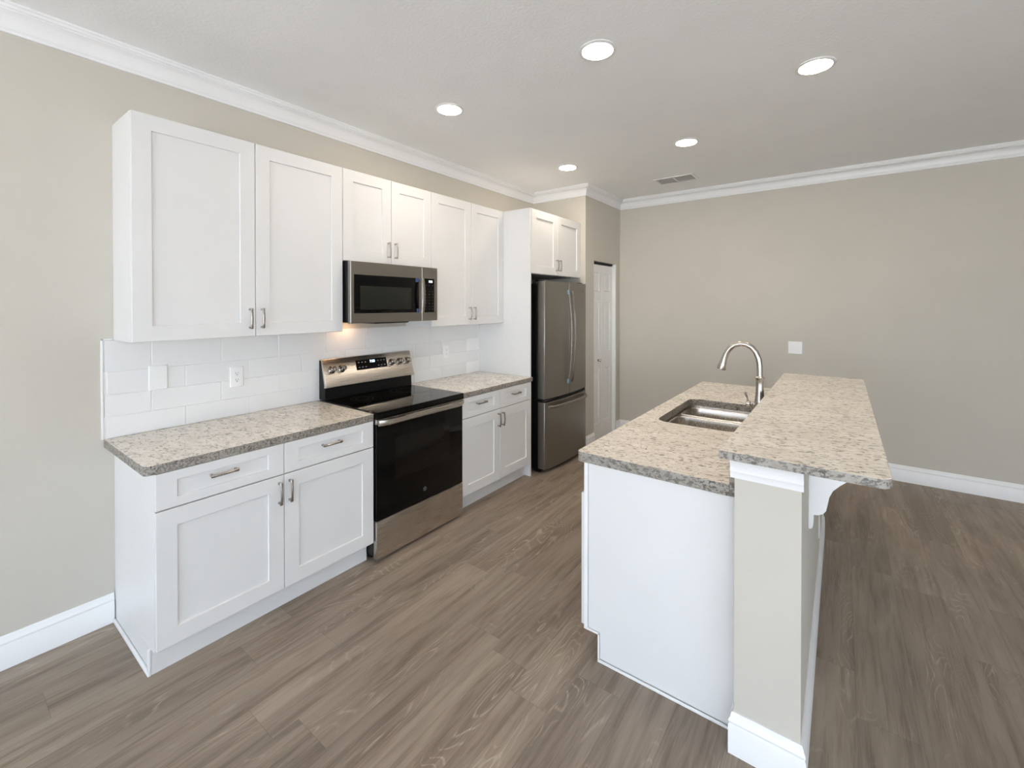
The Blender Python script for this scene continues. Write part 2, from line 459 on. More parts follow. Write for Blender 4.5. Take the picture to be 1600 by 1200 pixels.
def pull(parent, x, y, z, horiz=False):
    o = bpy.data.objects.new('handle', PULL); COL.objects.link(o); o.parent = parent
    o.location = Vector((x, y, z))-Vector(parent['_o'])
    if horiz: o.rotation_euler = (PI/2, 0, 0)
    return o
def carcass(mb, x0, y0, z0, x1, y1, z1): mb.box(x0, y0, z0, x1, y1, z1, .001)

def wall_cabinet(y0, y1, z0, z1, split, label, xf=.3159, pz=.10, x0=.002, nm_='wall_cabinet', mid=None):
    t = thing(nm_, label, 'cabinet', (x0, (y0+y1)/2, z0))
    m = MB(); carcass(m, x0, y0+.0008, z0, xf-.021, y1-.0008, z1)
    m.build('cabinet_body', M_CAB, t)
    g = .0017
    d = shaker_door(t, 'door', xf-.0195, y0+.002, z0+.003, split-g, z1-.002)
    pull(d, xf, split-.030, z0+pz)
    d = shaker_door(t, 'door', xf-.0195, split+g, z0+.003, y1-.002, z1-.002)
    pull(d, xf, split+.030, z0+pz)
    return t
UZ0, UZM, UZ1 = 1.3955, 1.8555, 2.4562
Y1, Y2, Y3 = 1.0523, 1.8145, 2.727
wall_cabinet(0, Y1, UZ0, UZ1, .5265, 'large white two-door wall cabinet nearest the camera, left of the microwave')
wall_cabinet(Y1, Y2, UZM, UZ1, 1.4335, 'short white two-door wall cabinet directly above the microwave')
wall_cabinet(Y2, Y3, UZ0, UZ1, 2.2775, 'tall white two-door wall cabinet between the microwave and the refrigerator side panel')
# tall end panel and cabinet over the refrigerator
b = MB(); b.box(.002, Y3+.0008, 0, .6225, Y3+.021, 2.4545, .0012)
tag(b.build('refrigerator_side_panel', M_CAB), 'tall white panel standing between the counter and the refrigerator', 'panel')
wall_cabinet(2.750, 3.680, 1.858, 2.4545, 3.205, 'white two-door wall cabinet above the refrigerator', xf=.6273, pz=.10)

def base_cabinet(y0, y1, label, left_end, right_end):
    t = thing('base_cabinet', label, 'cabinet', (.002, (y0+y1)/2, 0))
    m = MB(); xf = .6355; xb = xf-.021
    m.box(.002, y0+.001, .1145, xb, y1-.001, .8705, .001)
    ys = y0+.001
    m.box(.002, y0+.001, 0, .556, y1-.001, .1145)      # plinth behind the kick
    m.build('cabinet_body', M_CAB, t)
    k = MB(); k.box(.5565, y0+.001, 0, .5618, y1-.001, .1142, .0005); k.build('toe_kick', M_CAB, t)
    mid = (y0+y1)/2 - (.004 if left_end else -.004); g = .0017
    for a, c, s in ((y0+.002, mid-g, -1), (mid+g, y1-.002, 1)):
        d = shaker_door(t, 'drawer', xf-.0195, a, .713, c, .8675, .073, .040)
        pull(d, xf, (a+c)/2-.012, .806, True)
        d = shaker_door(t, 'door', xf-.0195, a, .1285, c, .7075)
        pull(d, xf, mid+s*.026, .6225)
    if left_end:
        s = MB(); s.box(.018, y0-.011, 0, .565, y0-.0002, .018, .003, seg=2); s.box(.553, y0-.008, 0, .5645, y0+.0006, .112, .001)
        s.build('shoe_moulding', M_TRIM, t)
    return t
base_cabinet(0, Y1, 'white base cabinet with two drawers and two doors, left of the range', True, False)
base_cabinet(Y2, Y3, 'white base cabinet with two drawers and two doors, between range and refrigerator', False, True)

# ------------------------------------------------------------------ counters along the wall
def arc_corner(x, y, r, a0, n=5): return [(x+r*math.cos(math.radians(a0+90*k/n)), y+r*math.sin(math.radians(a0+90*k/n))) for k in range(n+1)]
m = MB(); slab(m, [(.001, -.0365)]+arc_corner(.64-.02, -.0365+.02, .02, -90)+arc_corner(.64-.006, 1.0525-.006, .006, 0, 3)+[(.001, 1.0525)], None, .8715, .910)
tag(m.build('countertop', [M_GRAN, M_GRANE], bevel=.004), 'speckled granite countertop on the base cabinet left of the range', 'countertop')
m = MB(); slab(m, [(.001, 1.8140), (.64, 1.8140), (.64, 2.749), (.6245, 2.749), (.6245, 2.7272), (.001, 2.7272)], None, .8715, .910)
tag(m.build('countertop', [M_GRAN, M_GRANE], bevel=.004), 'speckled granite countertop between the range and the refrigerator panel', 'countertop')

# backsplash: individually set white tiles in one mesh, grout bed, edge trim
m = MB(); m.box(.0005, -.037, .9105, .004, 2.7268, 1.3945, mi=1)
rows = [(.9115, 1.0165), (1.0165, 1.1255), (1.1255, 1.2396), (1.2396, 1.3945)]
for ri, (a, c) in enumerate(rows):
    j = .2955 if ri % 2 == 0 else .148
    ys = []; y = j-.3215*3
    while y < 2.8: ys.append(y); y += .3215
    for p, q_ in zip(ys, ys[1:]):
        p = max(p, -.036); q_ = min(q_, 2.7265)
        if q_-p < .02: continue
        g = .0013
        m.loft([[(x, p+g+i, a+g+i), (x, q_-g-i, a+g+i), (x, q_-g-i, c-g-i), (x, p+g+i, c-g-i)] for i, x in ((0, .0035), (0, .0072), (.0013, .0085))], cap0=False)
sp = m.build('backsplash', [M_TILE, M_GROUT], autosmooth=False)
tag(sp, 'glossy white subway tile backsplash between the counters and wall cabinets', 'backsplash')
e = MB(); e.box(.0005, -.0475, .9105, .0105, -.0375, 1.4035, .002, seg=2); e.box(.0005, -.0475, 1.3950, .0105, -.001, 1.4035, .002, seg=2)
e.build('edge_trim', M_CAULK, sp)

# ------------------------------------------------------------------ wall plates
def outlet(x, y, z, nx, label, kind='duplex', group=None):
    """plate on a plane facing +x"""
    t = thing('power_outlet' if kind != 'blank' else 'blank_wall_plate', label, 'outlet' if kind != 'blank' else 'wall plate', (x, y, z), group)
    p = MB(); hw, hh = .036, .0585
    if kind == 'blank': hw, hh = .0405, .064
    p.loft(rect_rings(y-hw, z-hh, y+hw, z+hh, [(0, x), (0, x+.003), (.002, x+.0055), (.004, x+.006)]))
    p.build('cover_plate', M_PLATE, t)
    if kind == 'duplex':
        for s in (-1, 1):
            zc = z+s*.0195
            r = MB()
            pts = [(y+.017*math.cos(k*PI/12)*1.0, zc+max(-.0125, min(.0125, .017*math.sin(k*PI/12)))) for k in range(24)]
            r.prism(pts, 0, x+.006, x+.0072); o = r.build('socket', M_PLATE, t)
            q = MB()
            q.box(x+.0070, y-.0075, zc-.001, x+.0075, y-.0055, zc+.007); q.box(x+.0070, y+.0055, zc-.0005, x+.0075, y+.0075, zc+.006)
            q.prism([(y+.0028*math.cos(k*PI/6), zc-.0072+.0028*math.sin(k*PI/6)) for k in range(12)], 0, x+.0070, x+.0075)
            q.build('socket_slots', M_SLOT, o)
        s_ = MB(); s_.lathe([(.0028, 0), (.0028, .0008), (0, .0012)], mat=Matrix.Translation((x+.006, y, z)) @ Matrix.Rotation(PI/2, 4, 'Y'), n=10); s_.build('screw', M_PLATE, t)
    return t
outlet(.0086, .175, 1.1875, 1, 'blank white cover plate on the tile near the left end', 'blank')
outlet(.0086, .549, 1.142, 1, 'white power outlet on the tile left of the range')
outlet(.0086, 2.272, 1.142, 1, 'white power outlet on the tile right of the range')
# double switch on the back wall
t = thing('light_switch', 'white double light switch plate on the back wall above the island', 'switch', (2.545, YB, 1.141))
def yrings(x0, z0, x1, z1, steps): return [[(x0+i, y, z0+i), (x1-i, y, z0+i), (x1-i, y, z1-i), (x0+i, y, z1-i)] for i, y in steps]
p = MB(); p.loft(yrings(2.485, 1.080, 2.605, 1.203, [(0, YB-.0005), (0, YB-.003), (.003, YB-.006)])); p.build('cover_plate', M_PLATE, t)
for xc in (2.5215, 2.5685):
    p = MB(); p.prism([(YB-.006, 1.109), (YB-.011, 1.109), (YB-.0065, 1.142), (YB-.0075, 1.175), (YB-.006, 1.175)], 0, xc-.0165, xc+.0165)
    p.build('rocker', M_PLATE, t)

# ------------------------------------------------------------------ recessed lamps and vent
LAMPS = [(1.915, 1.462, 'round recessed ceiling light over the aisle, the nearest one above the island edge', 1),
         (2.797, 2.285, 'round recessed ceiling light farthest right, over the bar top', 1),
         (.828, 1.502, 'round recessed ceiling light in front of the range wall cabinets', 1),
         (1.920, 3.024, 'round recessed ceiling light over the far end of the sink counter, beside the vent', 1),
         (.842, 3.030, 'round recessed ceiling light closest to the refrigerator', 1)]
for i, (x, y, lab, _) in enumerate(LAMPS):
    t = thing('recessed_light', lab, 'ceiling light', (x, y, CEIL), 'recessed ceiling lights')
    m = MB(); m.lathe([(.094, 0), (.094, -.003), (.088, -.006), (.077, -.007), (.077, -.002), (.077, 0)], (x, y, CEIL), n=40); m.build('trim_ring', M_TRIM, t)
    m = MB(); m.lathe([(.0765, -.0021), (.0765, -.0062), (.06, -.0068), (0, -.007)], (x, y, CEIL), n=40); m.build('diffuser', M_LED, t)
t = thing('ceiling_vent', 'white ceiling air vent with two grey louvred panels', 'vent', (1.541, 4.03, CEIL))
vx0, vx1, vy0, vy1 = 1.365, 1.717, 3.925, 4.125
m = MB(); z = CEIL
for x0, y0, x1, y1 in ((vx0-.022, vy0-.022, vx1+.022, vy0), (vx0-.022, vy1, vx1+.022, vy1+.022), (vx0-.022, vy0, vx0, vy1), (vx1, vy0, vx1+.022, vy1), (1.534, vy0, 1.548, vy1)):
    m.box(x0, y0, z-.008, x1, y1, z-.0003, .0015)
m.build('vent_frame', M_TRIM, t)
for a, c in ((vx0, 1.534), (1.548, vx1)):
    m = MB(); m.box(a, vy0, z-.0015, c, vy1, z-.0004, mi=1)
    n_ = 11
    for k in range(n_):
        y = vy0+(k+.5)*(vy1-vy0)/n_
        m.face([(a, y-.006, z-.0065), (c, y-.006, z-.0065), (c, y+.005, z-.002), (a, y+.005, z-.002)])
    m.build('louvre_panel', [M_VENTD, M_DUCT], t)

# ------------------------------------------------------------------ microwave
def microwave():
    y0, y1, z0, z1 = 1.0595, 1.8085, 1.4497, 1.8535; xf = .389
    t = thing('microwave', 'grey stainless over-the-range microwave under the short wall cabinet', 'microwave', (.01, (y0+y1)/2, z0))
    m = MB(); m.box(.0105, y0+.002, z0+.004, xf-.030, y1-.002, z1, .002); m.build('housing', M_BLACK, t)
    ys = 1.652
    # door
    d = MB(); d.loft(rect_rings(y0, z0, ys, z1-.002, [(0, xf-.029), (0, xf-.003), (.003, xf)])); do = d.build('door', M_SLATE, t)
    g = MB(); g.loft(rect_rings(1.084, 1.514, 1.622, 1.766, [(0, xf+.0001), (0, xf+.0012), (.002, xf+.002)])); go = g.build('door_glass', M_GLASSB, do)
    g = MB(); g.loft(rect_rings(1.127, 1.538, 1.552, 1.693, [(0, xf+.0021), (.001, xf+.0025)])); g.build('window', M_MESHW, do)
    # bowed flat handle
    h = MB(); rings = []
    for k in range(15):
        u = k/14*2-1; z = 1.640+u*.127; x = xf+.022+.014*(1-u*u); w_ = .012
        rings.append([(x, 1.640-w_, z), (x+.006, 1.640-w_*.8, z), (x+.008, 1.640, z), (x+.006, 1.640+w_*.8, z), (x, 1.640+w_, z)])
    h.loft(rings, smooth=True)
    for s in (-1, 1): h.box(xf+.0021 if False else xf, 1.631, 1.640+s*.118-.008, xf+.026, 1.649, 1.640+s*.118+.008, .002)
    ho = h.build('handle', M_SLATEH, do)
    for s, (a, c) in ((1, (.045, .012)), (-1, (.030, .012))):
        q = MB(); zz = 1.640+s*.112
        q.box(xf+.0027, 1.588 if s > 0 else 1.598, zz-.016, xf+.0035, 1.622, zz+.014); q.build('protective_film', M_TAPE, do)
    # control column
    c = MB(); c.loft(rect_rings(ys+.001, z0, y1, z1-.002, [(0, xf-.029), (0, xf-.003), (.003, xf)])); co = c.build('control_column', M_SLATE, t)
    k = MB(); k.loft(rect_rings(1.672, 1.514, 1.774, 1.767, [(0, xf+.0001), (.001, xf+.0015)])); ko = k.build('keypad', M_GLASSB, co)
    kp = plain('key_print', (.025, .025, .025), .5)
    for r in range(9):
        for q in range(3):
            yy = 1.690+q*.033; zz = 1.715-r*.0225
            if r == 1: continue
            bt = MB(); bt.box(xf+.0015, yy-.006, zz-.003, xf+.0018, yy+.006, zz+.003); bt.build('key', kp, co)
    MT = Matrix.Translation((xf+.0016, 1.735, 1.744)) @ Matrix(((0, 0, 1), (1, 0, 0), (0, 1, 0))).to_4x4()
    text_mesh('clock_display', '7:20', .022, M_CLOCKW, co, MT)
    # warm cooktop lamp under the hood, at the back on the left
    u = MB(); u.box(.075, 1.20, z0-.0015, .115, 1.30, z0+.0035); u.build('cooktop_lamp', emit('cooktop_lamp_lens', (1.0, .62, .36), 16.0), t)
    # underside grille
    u = MB(); u.loft([[(.12, 1.26, z0+.003), (xf-.035, 1.26, z0+.003), (xf-.035, 1.57, z0+.003), (.12, 1.57, z0+.003)],
                      [(.13, 1.275, z0-.010), (xf-.045, 1.275, z0-.010), (xf-.045, 1.555, z0-.010), (.13, 1.555, z0-.010)]])
    u.build('light_cover', M_BLACK, t)
microwave()

# ------------------------------------------------------------------ range
def kitchen_range():
    y0, y1 = 1.0575, 1.8095
    t = thing('range', 'stainless electric range with black glass cooktop and black oven door', 'range', (.02, (y0+y1)/2, 0))
    m = MB(); m.box(.03, y0, .035, .618, y1, .874, .002)
    for yy in (y0+.04, y1-.04):
        for xx in (.08, .55): m.box(xx-.015, yy-.015, 0, xx+.015, yy+.015, .036)
    m.build('range_body', M_BLACK, t)
    m = MB(); m.box(.028, 1.0548, .8745, .664, 1.8118, .9165, .004, seg=2)
    m.box(.075, y0+.004, .9163, .660, y1-.004, .9180)
    ck = m.build('cooktop', M_GLASSB, t)
    bp = plain('burner_print', (.025, .025, .025), .3)
    for cx, cy, r in ((.46, 1.26, .105), (.46, 1.62, .085), (.23, 1.25, .075), (.23, 1.62, .105)):
        for rr in (r, r*.6):
            n = 48; ra = [(cx+(rr-.0012)*math.cos(2*PI*k/n), cy+(rr-.0012)*math.sin(2*PI*k/n), .9182) for k in range(n)]
            rb = [(cx+rr*math.cos(2*PI*k/n), cy+rr*math.sin(2*PI*k/n), .9182) for k in range(n)]
            rg = MB(); rg.loft([ra, rb], False, False); rg.build('burner_ring', bp, ck)
    # backguard: black riser under a sloped steel console
    m = MB(); m.prism([(.012, .9185), (.088, .9185), (.083, 1.02), (.045, 1.186), (.012, 1.186)], 1, y0+.003, y1-.003)
    bgd = m.build('backguard', M_BLACK, t, bevel=.002)
    P0, P1 = Vector((.112, 1.008)), Vector((.056, 1.191))
    m = MB(); m.prism([(.078, 1.003), (.110, 1.003), (P0.x, P0.y), (P1.x, P1.y), (P1.x-.004, P1.y+.003), (.020, P1.y+.003), (.020, P1.y), (.045, P1.y-.003), (.086, 1.012)], 1, 1.0545, 1.8125)
    cp = m.build('control_panel', M_STEEL, t, bevel=.002)
    d = (P1-P0).normalized(); nrm = Vector((d.y, -d.x))
    def on(y, s, h=0):   # s: 0 bottom .. 1 top along slope
        p = P0.lerp(P1, s)+nrm*h; return Vector((p.x, y, p.y))
    # display glass
    m = MB(); ya, yb, sa, sb = 1.306, 1.572, .47, .86
    m.loft([[on(ya, sa, h), on(yb, sa, h), on(yb, sb, h), on(ya, sb, h)] for h in (-.001, .0012)]); dp = m.build('display', M_GLASSB, cp)
    ax, az = Vector((0, 1, 0)), Vector((d.x, 0, d.y)); nn = Vector((nrm.x, 0, nrm.y))
    RM = Matrix((ax, az, nn)).transposed().to_4x4()
    text_mesh('clock_display', '7:20', .026, M_CLOCK, cp, Matrix.Translation(on(1.445, .76, .0014)) @ RM)
    for q in range(9):
        if q in (3, 4, 5): continue
        yy = 1.330+q*.0275
        for s in (.76, .57):
            c = on(yy, s, .0014); k = MB(); k.face([c-ax*.006-az*.003, c+ax*.006-az*.003, c+ax*.006+az*.003, c-ax*.006+az*.003]); k.build('key', M_MARK, cp)
    for yy in (1.117, 1.192, 1.617, 1.692, 1.767):
        kn = MB(); mt = Matrix.Translation(on(yy, .62, .0005)) @ RM
        kn.lathe([(.027, 0), (.027, .003), (.0215, .006), (.0200, .030), (.017, .034), (0, .0345)], mat=mt, n=28)
        kn.box(-.004, -.019, .032, .004, .019, .041, .002, mat=mt)
        kn.build('knob', M_KNOB, cp)
    # vent trim above the door
    m = MB(); m.box(.6185, y0+.002, .842, .650, y1-.002, .8725, .002, seg=2)
    vt = m.build('vent_trim', M_STEEL, t)
    for a, L in ((1.155, .045), (1.225, .055), (1.285, .055), (1.39, .055), (1.45, .055), (1.56, .055), (1.62, .055)):
        for zz in (.850, .861): m = MB(); m.box(.6495, a, zz-.0022, .6506, a+L, zz+.0022); m.build('vent_slot', M_SLOT, vt)
    # oven door
    m = MB(); m.box(.6185, y0+.002, .256, .653, y1-.002, .8405, .003, seg=2); do = m.build('oven_door', M_GLASSB, t)
    m = MB(); m.loft(rect_rings(1.195, .47, 1.672, .735, [(0, .6529), (.002, .6535)])); m.build('oven_window', M_GLASSW, do)
    # handle: broad bowed bar
    h = MB(); rings = []
    ya, yb = 1.066, 1.802
    for k in range(25):
        u = k/24; y = ya+(yb-ya)*u; e = min(u, 1-u)*24/2.5; e = min(1, e); x = .668+.026*math.sin(e*PI/2)
        rings.append([(x-.008, y, .838), (x, y, .836), (x+.006, y, .842), (x+.007, y, .855), (x+.004, y, .869), (x-.006, y, .872)])
    h.loft(rings, smooth=True)
    for yy in (ya, yb-.022): h.box(.6535, yy, .8415, .668, yy+.022, .8685, .002)
    h.build('handle', M_STEEL, do)
    # badge
    MT = Matrix.Translation((.6532, 1.441, .330)) @ Matrix(((0, 0, 1), (1, 0, 0), (0, 1, 0))).to_4x4()
    q = MB()
    n = 28
    for r0, r1 in ((.0125, .0145),):
        q.loft([[MT @ Vector((r*math.cos(2*PI*k/n), r*math.sin(2*PI*k/n), hh)) for k in range(n)] for r, hh in ((r0, 0), (r0, .0008), (r1, .0008), (r1, 0))], False, False)
    for k in range(4):
        a = k*PI/2+PI/4
        q.tube([MT @ Vector((.0095*math.cos(a+s_), .0095*math.sin(a+s_), .0006)) for s_ in (-.45, -.2, 0, .2, .45)], .0008, 6)
    bd = q.build('badge', M_BADGE, do)
    text_mesh('badge_letters', 'GE', .0125, M_BADGE, do, Matrix.Translation((.0004, 0, 0)) @ MT)
    # storage drawer
    m = MB(); m.box(.6185, y0+.002, .022, .655, y1-.002, .2535, .003, seg=2); m.build('storage_drawer', M_STEEL, t)
kitchen_range()

# ------------------------------------------------------------------ refrigerator
def refrigerator():
    y0, y1 = 2.842, 3.650
    t = thing('refrigerator', 'slate grey french-door refrigerator with bottom freezer', 'refrigerator', (.05, (y0+y1)/2, 0))
    m = MB(); m.box(.045, y0+.006, .03, .622, y1-.006, 1.768, .003)
    for yy in (y0+.06, y1-.06):
        for xx in (.1, .58): m.lathe([(.02, 0), (.02, .031)], (xx, yy, 0), n=12)
    m.build('cabinet_body', M_BLACK, t)
    m = MB(); m.box(.6225, y0+.012, .035, .632, y1-.012, 1.775); m.build('door_gasket', M_RUB, t)
    m = MB(); m.box(.585, y0+.01, .006, .645, y1-.01, .033, .002); m.build('kick_grille', M_BLACK, t)
    xe, xc = .712, .742
    yc = (y0+y1)/2
    def front(y): return xe+(xc-xe)*(1-((y-yc)/(yc-y0))**2)
    def slabdoor(a, c, z0, z1, name):
        m = MB(); n = 14; rings = []
        prof = []
        ys = [a+(c-a)*k/n for k in range(n+1)]
        ol = [(.633, a), (xe-.03 if a == y0 else front(a)-.006, a)] if True else []
        pts = [(.633, a)]
        pts += [(front(y)-(.004 if k in (0, n) else 0), y) for k, y in enumerate(ys)]
        pts += [(.633, c)]
        m.prism(pts, 2, z0, z1)
        for f in m.bm.faces: f.smooth = True
        return m.build(name, M_SLATEF, t, bevel=.004)
    L = slabdoor(y0, yc-.0025, .694, 1.790, 'door')
    Rr = slabdoor(yc+.0025, y1, .694, 1.790, 'door')
    Fz = slabdoor(y0, y1, .040, .662, 'freezer_drawer')
    m = MB(); m.box(.634, y0+.006, .6625, .700, y1-.006, .6935); m.build('gap_seal', M_RUB, t)
    for q in ((.60, y0-.002, .668, .68, y0+.03, .688), (.60, y0+.006, 1.7905, .67, y0+.07, 1.803), (.60, y1-.07, 1.7905, .67, y1-.006, 1.803)):
        m = MB(); m.box(*q, .003); m.build('hinge_cover', M_BLACK, t)
    for s, d in ((-1, L), (1, Rr)):
        y = yc+s*.036
        h = MB(); rings = []
        N_ = 26
        for k in range(N_+1):
            u = k/N_*2-1; z = 1.255+u*.452; x = .752+.042*(1-u*u)**.8 if abs(u) < 1 else .752
            hw = .0105
            yy = y
            rings.append([(x-.007, yy-hw, z), (x+.003, yy-hw, z), (x+.008, yy-hw*.5, z), (x+.009, yy, z), (x+.008, yy+hw*.5, z), (x+.003, yy+hw, z), (x-.007, yy+hw, z)])
        h.loft(rings, smooth=True)
        for zz in (1.255-.44, 1.255+.44): h.box(front(y)-.003, y-.009, zz-.012, .757, y+.009, zz+.012, .002)
        h.build('handle', M_SLATEH, d)
        if s < 0:
            for zz in (1.694, .818):
                q = MB(); q.box(.738, y-.0118, zz-.022, .762, y-.0108, zz+.022); q.box(.7625, y-.0118, zz-.022, .7632, y+.008, zz+.022)
                q.build('protective_film', plain('pale_blue_film', (.19, .27, .31), .3), d)
    h = MB(); rings = []
    for k in range(25):
        u = k/24; y = y0+.045+(y1-y0-.09)*u; e = min(1, min(u, 1-u)*24/2); x = front(y)+.016+.030*math.sin(e*PI/2)
        rings.append([(x-.006, y, .607), (x+.004, y, .607), (x+.009, y, .613), (x+.009, y, .627), (x+.004, y, .633), (x-.006, y, .633)])
    h.loft(rings, smooth=True)
    for y in (y0+.047, y1-.065): h.box(front(y)-.006, y, .610, front(y)+.022, y+.018, .630, .002)
    h.build('handle', M_SLATEH, Fz)
    q = MB(); q.lathe([(.011, 0), (.011, .0015), (0, .0018)], mat=Matrix.Translation((front(3.56)-.0003, 3.56, 1.705)) @ Matrix.Rotation(PI/2, 4, 'Y'), n=20); q.build('badge', M_SLATEH, Rr)
refrigerator()

# ------------------------------------------------------------------ island
IY0, IY1 = 1.19, 3.375
KX0, KX1, KY0, KY1 = 2.6165, 2.8150, 1.1095, 3.080
b = MB(); b.box(KX0, KY0, 0, KX1, KY1, 1.0515); struct(b.build('wall_island', M_WALL))
struct(sweep('baseboard_island', [(KX0, IY0-.0205), (KX0, KY0), (KX1, KY0), (KX1, KY1)][::-1], [(-d, z) for d, z in base], M_TRIM))
cap = [(0, .966), (.006, .966), (.007, .985), (.011, .990), (.011, .998), (.007, 1.002), (.010, 1.014), (.018, 1.028), (.022, 1.034), (.022, 1.051), (0, 1.051)]
struct(sweep('trim_2', [(KX0-.0135, KY0), (KX1+.006, KY0)], cap, M_TRIM))
def island_cabinet():
    t = thing('island_cabinet', 'white island base cabinet with a smooth end panel under the sink counter', 'cabinet', (2.3, (IY0+IY1)/2, 0))
    xf = 1.972
    # side panels, back, floor and face frame leave the middle open for the sink bowls
    m = MB()
    m.box(2.006, IY0+.003, .1145, 2.6155, IY0+.02, .8705); m.box(2.006, IY1-.02, .1145, 2.6155, IY1, .8705)
    m.box(2.006, IY0+.02, .1145, 2.6155, IY1-.02, .13); m.box(2.60, IY0+.02, .13, 2.6155, IY1-.02, .8705)
    m.box(2.06, IY0+.003, 0, 2.6155, IY0+.02, .1145); m.box(2.60, IY0+.02, 0, 2.6155, IY1, .1145)
    for ya, yb in ((1.80, 1.815), (2.68, 2.695)): m.box(2.006, ya, .13, 2.60, yb, .8705)
    m.build('cabinet_body', M_CAB, t)
    f = MB(); f.box(1.988, IY0+.0005, .1145, 2.0055, IY1, .8705, .001); f.build('face_frame', M_CAB, t)
    k = MB(); k.box(2.054, IY0+.003, 0, 2.0595, IY1, .1142); k.build('toe_kick', M_CAB, t)
    # end skin with a shaped bottom corner and a slim border strip
    s = MB()
    s.prism([(2.0088, .8705), (2.0088, .1305), (2.0657, .1305), (2.0657, .0152), (2.6155, .0152), (2.6155, .8705)], 1, IY0-.003, IY0+.0025)
    s.build('end_panel', M_CAB, t)
    s = MB(); w_ = .010
    s.box(2.0557, IY0-.0095, 0, KX0-.018, IY0-.0032, .013, .002)
    s.box(2.0557, IY0-.0072, .013, 2.0557+.008, IY0-.0032, .127, .001)
    s.box(1.988, IY0-.0072, .119, 2.0637, IY0-.0032, .1285, .001)
    s.box(1.988, IY0-.0060, .1285, 2.0065, IY0-.0002, .8705, .001)
    s.build('border_strip', M_TRIM, t)
    ed = [IY0+.004, 1.80, 2.25, 2.69, IY1-.004]
    for a, c in zip(ed, ed[1:]):
        d = MB()
        x = 1.9875
        d.loft([[(xx, a+.002+i, .1285+i), (xx, c-.002-i, .1285+i), (xx, c-.002-i, .722-i), (xx, a+.002+i, .722-i)] for i, xx in ((0, x), (0, x-.0175), (.0015, x-.019), (.073, x-.019), (.0745, x-.010))])
        do = d.build('door', M_CAB, t)
        h = bpy.data.objects.new('handle', PULL); COL.objects.link(h); h.parent = do
        h.location = Vector((x-.019, (c-.03) if ed.index(a) % 2 == 0 else (a+.03), .64))-Vector(do['_o']); h.rotation_euler = (0, 0, PI)
island_cabinet()
SX0, SX1, SY0, SY1 = 2.066, 2.500, 1.892, 2.625
m = MB()
outer = arc_corner(1.959+.022, 1.167+.022, .022, 180)+[(2.5878, 1.167), (2.5878, 3.385)]+arc_corner(1.959+.02, 3.385-.02, .02, 90)
slab(m, outer, rounded(SX0, SY0, SX1, SY1, .075, 8), .8715, .9148)
tag(m.build('island_countertop', [M_GRAN, M_GRANE], bevel=.004), 'lower speckled granite island countertop with an undermount sink cutout', 'countertop')
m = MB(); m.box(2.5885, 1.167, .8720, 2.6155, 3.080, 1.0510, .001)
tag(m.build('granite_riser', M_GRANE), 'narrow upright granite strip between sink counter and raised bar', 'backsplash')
m = MB()
BX0, BX1, BY0, BY1 = 2.5835, 3.0355, 1.019, 3.10
outer = [(BX0, BY0)]+arc_corner(BX1-.035, BY0+.035, .035, -90)+arc_corner(BX1-.03, BY1-.03, .03, 0)+[(BX0, BY1)]
slab(m, outer, None, 1.0520, 1.0800)
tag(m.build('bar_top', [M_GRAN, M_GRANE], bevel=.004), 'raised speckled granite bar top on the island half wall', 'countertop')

# corbel under the bar
def corbel():
    prof = [(KX1+.0003, 1.0515), (3.0, 1.0515), (2.995, 1.01), (2.975, .955), (2.945, .915), (2.915, .887), (2.893, .862), (2.882, .835), (2.876, .800),
            (2.872, .780), (2.862, .765), (2.846, .757), (2.832, .755), (2.832, .72), (2.829, .703), (2.822, .697), (KX1+.0003, .697)]
    m = MB(); m.prism(prof, 1, 1.47, 1.52)
    return tag(m.build('corbel', M_TRIM, bevel=.002), 'white curved corbel bracket holding up the bar overhang', 'corbel')
corbel()
outlet(KX1, 2.50, .29, 1, 'white power outlet low on the bar side of the island half wall')

